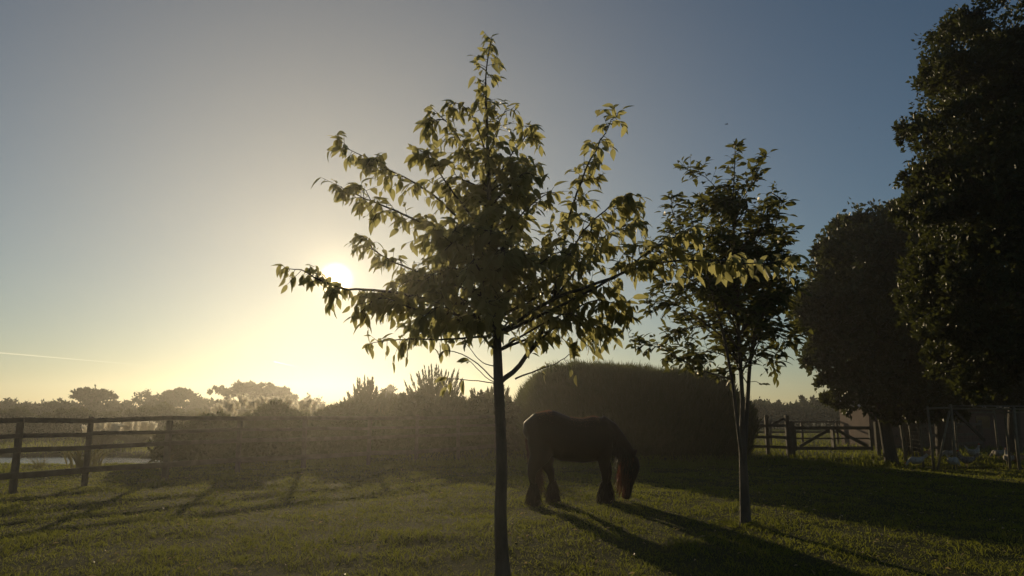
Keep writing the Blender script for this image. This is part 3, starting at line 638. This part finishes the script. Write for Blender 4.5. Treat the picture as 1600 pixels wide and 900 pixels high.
def strap_plant(name, label, px, Y, nl, H, spread, mt='reed', wd=.03, cat='plant'):
    x = atx(px, Y); z0 = float(gh(x, Y)); root = empty(name, (x, Y, z0), label=label, cat=cat)
    for q in range(nl):
        a = random.uniform(0, 6.283); s_ = random.random() ** .7 * spread; h = H * random.uniform(.55, 1.05); r0 = random.uniform(0, .5) * spread; a2 = a + random.gauss(0, .5)
        p0 = Vector((math.cos(a) * r0, math.sin(a) * r0, -.02)); mid = p0 + Vector((math.cos(a) * s_ * .35, math.sin(a) * s_ * .35, h * .6)); e = p0 + Vector((math.cos(a2) * s_, math.sin(a2) * s_, h * random.uniform(.55, 1.05)))
        Q = smooth_path([p0, mid, e], 5); sd = Vector((-math.sin(a + 1), math.cos(a + 1), 0)); vv, ff = [], []
        for k, p in enumerate(Q):
            w_ = wd * (1 - (k / 5) ** 1.5) * .5 + .001; vv += [p - sd * w_, p, p + sd * w_]; vv[-2] = p + Vector((0, 0, -.006))
            if k: b_ = 3 * k; ff += [(b_ - 3, b_ - 2, b_ + 1, b_), (b_ - 2, b_ - 1, b_ + 2, b_ + 1)]
        me = bpy.data.meshes.new('leaf'); me.from_pydata([tuple(v) for v in vv], [], ff); me.update(); obj('leaf', me, M[mt], root)
    return root
strap_plant('iris_clump', 'arching strap-leaved clump at the pond edge behind the fence post', 137, 20.4, 85, .85, .85, wd=.04)
strap_plant('iris_clump', 'low thin reed tuft left of the strap-leaved clump by the pond', 65, 21.5, 26, .38, .35, wd=.02)
strap_plant('iris_clump', 'sparse low tuft by the leftmost fence post at the pond', 12, 19.0, 30, .40, .5, 'grass', .03)
strap_plant('iris_clump', 'reed tuft at the right end of the open water', 262, 22.5, 30, .45, .4, wd=.02)
strap_plant('weed_tuft', 'ragged weed tuft on the lawn under the fence shadow', 455, 14.0, 40, .16, .22, 'grass', .02)
strap_plant('weed_tuft', 'single tall grass stalk tuft near the left fence posts', 185, 13.2, 7, .24, .06, 'grass', .015)
strap_plant('weed_tuft', 'weed tuft at the foot of the multi-stemmed tree', 1150, 10.2, 30, .13, .3, 'grass', .012)
strap_plant('weed_tuft', 'small grass tuft at the foot of the nearest trunk', 800, 7.15, 26, .09, .14, 'grass', .008)

# ------------------------------------------------------------------ horse
HX = at(822, 700, 12.7).x + .74
horse = empty('horse', (HX, 12.7, float(gh(HX, 12.7))), rz=rad(4), label='dark feather-legged horse grazing on the lawn with lowered head', cat='horse')
bm = MB()
bm.tube([(-.75, 0, 1.08), (-.70, 0, 1.11), (-.56, 0, 1.15), (-.34, 0, 1.16), (-.08, 0, 1.06), (.2, 0, 1.03), (.42, 0, 1.06), (.58, 0, 1.06), (.70, 0, 1.03), (.76, 0, 1.0)],
        [(.06, .10), (.20, .24), (.30, .34), (.335, .38), (.345, .375), (.34, .37), (.30, .38), (.25, .35), (.17, .25), (.08, .12)], 20, lat=(0, 1, 0))
bm.tube([(.46, 0, 1.16), (.66, 0, 1.08), (.82, 0, .95), (.95, 0, .82), (1.03, 0, .72)], [(.20, .32), (.155, .27), (.115, .20), (.09, .155), (.075, .12)], 16, lat=(0, 1, 0))
bm.tube([(1.05, 0, .79), (1.05, 0, .72), (1.035, 0, .60), (1.01, 0, .46), (.975, 0, .32), (.95, 0, .20), (.935, 0, .11), (.93, 0, .065)], [(.05, .06), (.09, .12), (.10, .15), (.085, .125), (.068, .095), (.062, .085), (.068, .085), (.045, .055)], 14, lat=(0, 1, 0))
for s in (-1, 1):
    bm.tube([(1.06, .055 * s, .76), (1.10, .075 * s, .85), (1.12, .085 * s, .90)], [(.03, .035), (.028, .03), (.01, .012)], 8)
HL = [(-.62, -.17, 0), (-.26, .17, .0)]      # hind feet (x, y)
FL = [(.56, -.15, 0), (.67, .15, 0)]
for x, y, _ in HL:
    bm.tube([(-.46, y * .8, 1.15), (-.47 + (x + .45) * .2, y * .95, .95), (-.46 + (x + .45) * .45, y, .76), (x * .75 - .18, y, .60), (x - .05, y, .49), (x - .035, y, .36), (x - .03, y, .22), (x, y, .13), (x + .04, y, .03)],
            [(.15, .26), (.14, .24), (.11, .17), (.075, .105), (.055, .075), (.042, .052), (.042, .05), (.058, .064), (.068, .075)], 12, lat=(0, 1, 0))
for x, y, _ in FL:
    bm.tube([(.50, y * .8, 1.1), (.53, y * .95, .92), (.55, y, .78), (x - .02, y, .60), (x, y, .48), (x - .01, y, .36), (x - .015, y, .22), (x, y, .13), (x + .04, y, .03)],
            [(.14, .22), (.12, .17), (.10, .13), (.072, .085), (.062, .07), (.046, .05), (.044, .048), (.058, .062), (.068, .075)], 12, lat=(0, 1, 0))
body = bm.build('body', M['hide'], horse, True)
rm = body.modifiers.new('join', 'REMESH'); rm.mode = 'VOXEL'; rm.voxel_size = .017; rm.use_smooth_shade = True
sm_ = body.modifiers.new('soft', 'SMOOTH'); sm_.factor = .5; sm_.iterations = 10
for x, y, _ in HL + FL:
    mb = MB(); mb.tube([(x + .015, y, .075), (x + .035, y, .0)], [(.072, .075), (.085, .09)], 14, lat=(0, 1, 0)); mb.build('hoof', M['hoof'], horse, True)
for s in (-1, 1):
    mb = MB(); mb.tube([(1.035, .085 * s, .60), (1.035, .102 * s, .60)], [.022, .012], 8); mb.build('eye', M['eye'], horse, True)
def hair(name, roots, dirs, lens, wd, mt, sag=.4, nseg=5):
    roots, dirs, lens = np.asarray(roots), unit(np.asarray(dirs)), np.asarray(lens)[:, None]; m = len(roots); sd = unit(np.cross(dirs, rdir(m)))
    V = []; ph = rng.random((m, 1)) * 6.28
    for k in range(nseg + 1):
        t = k / nseg; c = roots + dirs * lens * t + np.array([0, 0, -1.0]) * lens * sag * t * t + sd * np.sin(ph + t * 5) * np.minimum(.012, lens * .05); ww = wd * (1 - t * .85) / 2
        V += [c - sd * ww, c + sd * ww]
    V = np.stack(V, 1).reshape(-1, 3); i = np.arange(m)[:, None] * (2 * (nseg + 1)); Fc = np.concatenate([i + [[2 * k, 2 * k + 1, 2 * k + 3, 2 * k + 2]] for k in range(nseg)], 1).reshape(-1, 4)
    return obj(name, np_mesh(name, V, Fc), M[mt], horse)
for x, y, _ in HL + FL:    # long leg feather
    m = 700; a = rng.random(m) * 6.283; z = .10 + .26 * rng.random(m) ** 1.3; r0 = .042
    back = np.where(np.cos(a) < 0, 1.25, .85); R_ = np.stack([x - .01 + np.cos(a) * r0 * 1.1, y + np.sin(a) * r0, z], 1)
    D_ = np.stack([np.cos(a) * .40 * back, np.sin(a) * .40, -np.ones(m)], 1); hair('feather', R_, D_, np.minimum(z * 1.02, .17 + .1 * rng.random(m)), .012, 'hair', .05, 3)
m = 650; t = rng.random(m)     # mane along the crest, falling to both sides and over the face
cr = np.stack([np.interp(t, [0, .5, 1], [.60, .90, 1.08]), rng.normal(size=m) * .02, np.interp(t, [0, .5, 1], [1.37, 1.07, .80])], 1)
sd_ = np.where(rng.random(m) < .75, -1, 1); hair('mane', cr, np.stack([-.15 + rng.normal(size=m) * .12, sd_ * .35, -np.ones(m) * .5], 1), .22 + .2 * rng.random(m), .014, 'hair', .5)
m = 280
hair('forelock', np.stack([1.0 + rng.normal(size=m) * .04 - .10 * rng.random(m), -.07 + rng.normal(size=m) * .05, .76 - .2 * rng.random(m)], 1), np.stack([-.30 + rng.normal(size=m) * .13, -.1 + rng.normal(size=m) * .1, -np.ones(m)], 1), .28 + .22 * rng.random(m), .012, 'mane', .2)
M['rim_hair'] = mat('rim_light_hair', (.05, .03, .018), .5, trans=(.30, .17, .09), tw=.5, spec=.3)  # paler hairs added along the topline only, to give a backlit rim
m = 3500; xs_ = np.array([-.75, -.70, -.56, -.34, -.08, .2, .42, .58]); x = -.745 + 1.25 * rng.random(m) ** 1.2; a = np.pi / 2 + rng.normal(size=m) * .42
cy_, cz_ = np.interp(x, xs_, [.06, .20, .30, .335, .345, .34, .30, .25]) * .985, np.interp(x, xs_, [.10, .24, .34, .38, .375, .37, .38, .35]) * .985
zc_ = np.interp(x, xs_, [1.08, 1.11, 1.15, 1.16, 1.06, 1.03, 1.06, 1.06]); hair('rim_hair', np.stack([x, np.cos(a) * cy_, zc_ + np.sin(a) * cz_], 1), np.stack([-.9 + (x < -.6) * .2, np.cos(a) * .6, np.sin(a) * .6], 1) + rng.normal(size=(m, 3)) * .25, .022 + .018 * rng.random(m), .003, 'rim_hair', .15, 2)
m = 900
tr = np.stack([-.70 + rng.normal(size=m) * .02, rng.normal(size=m) * .025, 1.24 - .30 * rng.random(m)], 1)
hair('tail', tr, np.stack([.20 + rng.normal(size=m) * .07 + .12 * rng.random(m), -.15 + rng.normal(size=m) * .06, -np.ones(m)], 1), .45 + .28 * rng.random(m), .014, 'tailhair', .25)

# ------------------------------------------------------------------ gate and right-hand fence
YG = 26.5
gx0, gx1 = atx(1240, YG), atx(1364, YG)
gate = empty('field_gate', ((gx0 + gx1) / 2, YG, 0), label='wooden field gate with diagonal braces at the far right of the lawn', cat='gate')
hw = (gx1 - gx0) / 2
def gb(name, a, b, w_, t_): mb = MB(); mb.bar(a, b, w_, t_, (0, 0, 1) if abs(Vector(b).z - Vector(a).z) < .9 else (0, 1, 0), .004); return mb.build(name, M['wood'], gate, bevel=.006)
gb('rail', (-hw, 0, .98), (hw, 0, .98), .11, .06); gb('rail', (-hw, 0, .28), (hw, 0, .28), .11, .06)
gb('rail', (-hw, .05, .62), (hw, .05, .62), .05, .03)
gb('stile', (-hw + .06, 0, .2), (-hw + .06, 0, 1.05), .13, .08); gb('stile', (hw - .06, 0, .2), (hw - .06, 0, 1.05), .13, .08); gb('stile', (0, -.03, .26), (0, -.03, 1.0), .24, .06)
gb('brace', (-hw + .2, -.05, .34), (-.12, -.05, .93), .10, .04); gb('brace', (.12, -.05, .93), (hw - .2, -.05, .34), .10, .04)
rf = empty('post_and_rail_fence', (atx(1200, YG + .4), YG + .4, 0), label='dark post and rail fence on both sides of the field gate', cat='fence')
ps = [(1152, YG + 1.2), (1200, YG + .8), (1232, YG + .1), (1239, YG), (1372, YG), (1425, YG + 1.5), (1480, YG + 3), (1535, YG + 4.5)]
ps = [(atx(p, y), y) for p, y in ps]
for k, (x, y) in enumerate(ps):
    big = k in (2, 3, 4); mb = MB(); mb.bar(loc((x, y, -.2), rf), loc((x, y, 1.42 if k in (1, 2) else 1.2), rf), .13 if not big else .15, .13, (0, 1, 0), .006); mb.build('post', M['wood'], rf, bevel=.01)
    if k and k not in (3, 4):
        for hh in (1.05, .66, .30):
            x0, y0 = ps[k - 1]; mb = MB(); mb.bar(loc((x0, y0 - .07, hh), rf), loc((x, y - .07, hh + random.uniform(-.02, .02)), rf), .10, .035, (0, 0, 1), .005); mb.build('rail', M['wood'], rf, bevel=.006)
mb = MB(); mb.bar(loc((ps[1][0], ps[1][1], .98), rf), loc((ps[2][0], ps[2][1], 1.36), rf), .07, .04); mb.build('brace', M['wood'], rf)
ff = empty('post_and_rail_fence', (atx(1280, 36), 36, 0), label='farther thin rail fence seen above the field gate', cat='fence')
fx = [atx(p, 36) for p in (1160, 1205, 1255, 1310, 1365, 1420, 1470)]
for k, x in enumerate(fx):
    mb = MB(); mb.bar(loc((x, 36, -.2), ff), loc((x, 36, 1.15), ff), .1, .1, (0, 1, 0)); mb.build('post', M['wood'], ff, bevel=.01)
    if k:
        for hh in (1.08, .6): mb = MB(); mb.bar(loc((fx[k - 1], 35.93, hh), ff), loc((x, 35.93, hh), ff), .08, .03); mb.build('rail', M['wood'], ff)

# ------------------------------------------------------------------ shed behind the run
YS = 33.0
sx0, sx1 = atx(1362, YS), atx(1640, YS)
shed = empty('shed', ((sx0 + sx1) / 2, YS + 1.5, 0), label='low pink-walled shed with sheet roof behind the chicken run', cat='shed')
sw = (sx1 - sx0) / 2
for nm, c, sz in (('wall', (0, -1.4, .85), (2 * sw, .12, 1.7)), ('wall', (0, 1.4, 1.0), (2 * sw, .12, 2.0)), ('wall', (-sw + .06, 0, .85), (.12, 2.66, 1.7)), ('wall', (sw - .06, 0, .85), (.12, 2.66, 1.7))):
    mb = MB(); mb.box(c, sz); mb.build(nm, M['brick'], shed)
for q in range(9):      # roof sheets, each a little proud of the next
    x0 = -sw - .15 + q * (2 * sw + .3) / 9; wd = (2 * sw + .3) / 9 + .05
    mb = MB(); mb.bar((x0, -1.75, 1.74 + .008 * (q % 2)), (x0, 1.7, 2.12 + .008 * (q % 2)), .02, wd); mb.build('roof_sheet', M['roof'], shed)
mb = MB(); mb.box((-sw * .45, -1.47, .8), (.75, .02, 1.55)); dr = mb.build('door', M['wood'], shed)
mb = MB(); mb.box((-sw * .45 + .3, -1.5, .8), (.03, .04, .12)); mb.build('handle', M['wire'], dr)
for q in range(3):
    mb = MB(); mb.box((-sw * .05 + q * 1.3, -1.47, 1.1), (.6, .02, .5)); wnd = mb.build('window', M['eye'], shed)
    mb = MB(); mb.box((-sw * .05 + q * 1.3, -1.485, .83), (.7, .05, .05)); mb.build('sill', M['wood'], wnd)

# ------------------------------------------------------------------ chicken run
YC = 20.5
run = empty('chicken_run', (atx(1520, YC), YC + 1.5, 0), label='chicken run of thin poles and wire netting at the right edge', cat='chicken run')
def rp(px, Y, z): return loc((atx(px, Y), Y, z), run)
poles = [(1412, YC + 3.4, 1.55, .03), (1424, YC + 2.4, 1.6, .03), (1440, YC + .9, 1.62, .028), (1456, YC, 1.68, .035), (1490, YC - .1, 1.74, .042), (1496, YC + 4, 1.6, .04), (1575, YC + .2, 1.62, .03), (1590, YC - .2, 1.66, .045), (1640, YC, 1.66, .04), (1560, YC + 4.2, 1.6, .035), (1625, YC + 4.2, 1.6, .035)]
for px, Y, h, r in poles:
    mb = MB(); a0 = rp(px, Y, -.15); b0 = rp(px, Y, h) + Vector((random.uniform(-.04, .04), 0, 0)); mb.tube([a0, a0.lerp(b0, .5) + Vector((random.uniform(-.015, .015), 0, 0)), b0], [r, r * .95, r * .85], 8); mb.build('pole', M['pole'], run, True)
for a0, b0, r in ((rp(1462, YC - .25, 0.02), rp(1489, YC - .12, 1.55), .032), (rp(1415, YC + 3.1, 0.0), rp(1409, YC + 3.3, 1.5), .03)):
    mb = MB(); mb.tube([a0, b0], [r, r * .9], 8); mb.build('leaning_pole', M['pole'], run, True)
mb = MB(); mb.bar(rp(1492, YC, 1.66), rp(1540, YC + .1, .75), .07, .04); mb.build('brace', M['bark2'], run)
for a0, b0 in ((rp(1412, YC + 3.4, 1.52), rp(1456, YC, 1.62)), (rp(1456, YC, 1.62), rp(1490, YC - .1, 1.64)), (rp(1490, YC - .1, 1.62), rp(1640, YC, 1.60)), (rp(1412, YC + 3.45, 1.50), rp(1560, YC + 4.2, 1.52)), (rp(1560, YC + 4.2, 1.52), rp(1640, YC + 4.2, 1.52))):
    mb = MB(); mb.tube([a0, b0], [.03, .026], 7); mb.build('top_rail', M['pole'], run, True)
mb = MB(); mb.bar(rp(1500, YC + .4, 1.70), rp(1640, YC + .4, 1.68), .02, 1.1, (0, 0, 1)); mb.build('roof_sheet', M['roof'], run)
net = MB()
def netting(pa, Ya, pb, Yb, h):
    A, B = rp(pa, Ya, 0), rp(pb, Yb, 0); nh = int(h / .11); nv = max(2, int((B - A).length / .11))
    for q in range(nh + 1): z = Vector((0, 0, .03 + q * h / nh)); net.tube([A + z, B + z], [.0022, .0022], 3, cap=False)
    for q in range(nv + 1): p = A.lerp(B, q / nv); net.tube([p, p + Vector((0, 0, h))], [.0018, .0018], 3, cap=False)
netting(1412, YC + 3.4, 1456, YC, 1.5); netting(1456, YC, 1490, YC - .1, 1.5); netting(1490, YC - .1, 1640, YC, .9)
net.build('wire_netting', M['wire'], run, kind='stuff')

def hen(mt, label, px, py_ground, Y, rz, sc=1.0, peck=False):
    x = atx(px, Y); root = empty('hen', (x, Y, float(gh(x, Y))), rz=rz, label=label, cat='hen', group='hens in and around the chicken run'); root.scale = (sc,) * 3
    P = [(-.17, 0, .30), (-.12, 0, .25), (-.04, 0, .20), (.06, 0, .205), (.13, 0, .24), (.155, 0, .30 if not peck else .22), (.17 if not peck else .21, 0, .36 if not peck else .15), (.19 if not peck else .235, 0, .385 if not peck else .11), (.215 if not peck else .245, 0, .38 if not peck else .085)]
    R = [(.015, .02), (.05, .06), (.085, .09), (.09, .095), (.07, .075), (.038, .045), (.027, .03), (.026, .028), (.012, .014)]
    mb = MB(); mb.tube(P, R, 12, lat=(0, 1, 0)); bo = mb.build('body', M[mt], root, True); md = bo.modifiers.new('soft', 'SUBSURF'); md.levels = md.render_levels = 1
    V, Fc = cards(np.tile([[-.13, 0, .27]], (9, 1)), np.stack([-np.ones(9), np.linspace(-.25, .25, 9), np.linspace(.5, 1.3, 9)], 1), np.tile([[0, 1., .1]], (9, 1)), .16, .05); obj('tail', np_mesh('tail', V, Fc), M[mt], root)
    for s in (-1, 1):
        mb = MB(); mb.tube([(-.11, .075 * s, .22), (-.03, .094 * s, .215), (.06, .085 * s, .225)], [(.008, .03), (.016, .06), (.012, .045)], 8, lat=(0, 1, 0)); mb.build('wing', M[mt], root, True)
        mb = MB(); mb.tube([(.01, .04 * s, .13), (.02, .04 * s, .01), (.07, .045 * s, .005)], [.011, .008, .005], 5); mb.build('leg', M['beak'], root)
    hx, hz = (.195, .405) if not peck else (.255, .125)
    V, Fc = cards(np.array([[hx - .02 + .012 * k, 0, hz] for k in range(4)]), np.tile([[.1, 0, 1.]], (4, 1)), np.tile([[0, 1., 0]], (4, 1)), .035, .018); obj('comb', np_mesh('comb', V, Fc), M['comb'], root)
    mb = MB(); e = (.25, 0, .372) if not peck else (.26, 0, .05); mb.tube([P[-1], e], [.01, .002], 5); mb.build('beak', M['beak'], root)
for a in (('featherW', 'white hen pecking outside the netting, leftmost of the flock', 1431, 0, YC + .2, 2.6, 1.1, True), ('featherB', 'tan hen behind the netting between the first poles', 1447, 0, YC + 3.5, .3, 1.0),
          ('featherW', 'white hen just behind the upright post', 1482, 0, YC + 3.6, 2.9, 1.0, True), ('featherW', 'pale hen in front of the post, nearest the viewer', 1487, 0, YC - .25, .5, 1.15, True),
          ('featherD', 'speckled hen next to the pale hen in front of post', 1510, 0, YC + .6, 2.4, 1.15), ('featherW', 'white hen standing upright in the middle of the run', 1520, 0, YC + 3.2, .2, 1.2),
          ('featherW', 'white hen under the run roof toward the right', 1559, 0, YC + 3.4, 2.0, 1.1, True), ('featherW', 'tall white hen at the right end of the run', 1574, 0, YC + .8, 1.2, 1.2), ('featherB', 'tan hen at the extreme right of the run', 1588, 0, YC + .9, 2.8, 1.1)):
    hen(*a)

# ------------------------------------------------------------------ birds and vapour trails in the sky
def bird(px, py, Y, span, label, rz):
    root = empty('bird', at(px, py, Y), rz=rz, label=label, cat='bird', group='birds in the sky'); s = span
    mb = MB(); mb.tube([(-.45 * s, 0, 0), (-.2 * s, 0, 0), (.1 * s, 0, .01 * s), (.3 * s, 0, 0), (.36 * s, 0, -.01 * s)], [.02 * s, .06 * s, .09 * s, .05 * s, .012 * s], 8); mb.build('body', M['bird'], root, True)
    for q in (-1, 1):
        mb = MB(); mb.tube([(.12 * s, q * .04 * s, .02 * s), (.10 * s, q * .26 * s, .09 * s), (-.06 * s, q * .5 * s, .04 * s)], [(.012 * s, .11 * s), (.008 * s, .08 * s), (.004 * s, .015 * s)], 6, lat=(0, 0, 1)); mb.build('wing', M['bird'], root, True)
bird(1135, 194, 15, .10, 'small dark bird gliding above the multi-stemmed tree', .2)
bird(1343, 200, 15, .055, 'tiny dark bird just left of the tall dark tree', 1.2)
cm = bpy.data.materials.new('vapour'); cm.use_nodes = True; nt = cm.node_tree; nt.nodes.remove(nt.nodes["Principled BSDF"])
vp = nt.nodes.new("ShaderNodeVolumePrincipled"); vp.inputs["Color"].default_value = (1, 1, 1, 1); vp.inputs["Density"].default_value = .02; vp.inputs["Anisotropy"].default_value = .75
nt.links.new(vp.outputs[0], nt.nodes["Material Output"].inputs["Volume"])
for (xa, ya, xb, yb, r, lab) in ((-60, 546, 240, 572, 1.6, 'long faint vapour trail low in the sky at the left'), (428, 565, 468, 574, 1.6, 'short faint vapour trail just below and left of the sun')):
    A, B = at(xa, ya, 9000), at(xb, yb, 9000); rr_ = r * 9000 / 1155
    mb = MB(); pts = [A.lerp(B, q / 8) for q in range(9)]; mid = A.copy()
    mb.tube([p - mid for p in pts], [rr_ * (.75 - .6 * (q / 8)) for q in range(9)], 8); o = mb.build('vapour_trail', cm, None, True, label=lab, cat='vapour trail'); o.location = mid

# ------------------------------------------------------------------ haze
hm = bpy.data.materials.new('haze_air'); hm.use_nodes = True; nt = hm.node_tree; nt.nodes.remove(nt.nodes["Principled BSDF"])
pv = nt.nodes.new("ShaderNodeVolumePrincipled"); pv.inputs["Color"].default_value = (.95, .93, .90, 1); pv.inputs["Density"].default_value = HAZE_D; pv.inputs["Anisotropy"].default_value = HAZE_G
nt.links.new(pv.outputs[0], nt.nodes["Material Output"].inputs["Volume"])
mb = MB(); mb.box((0, 16, 4.15), (388, 388, 10.5)); hz_ = mb.build('haze', hm, None, kind='stuff')
hz_.visible_shadow = True
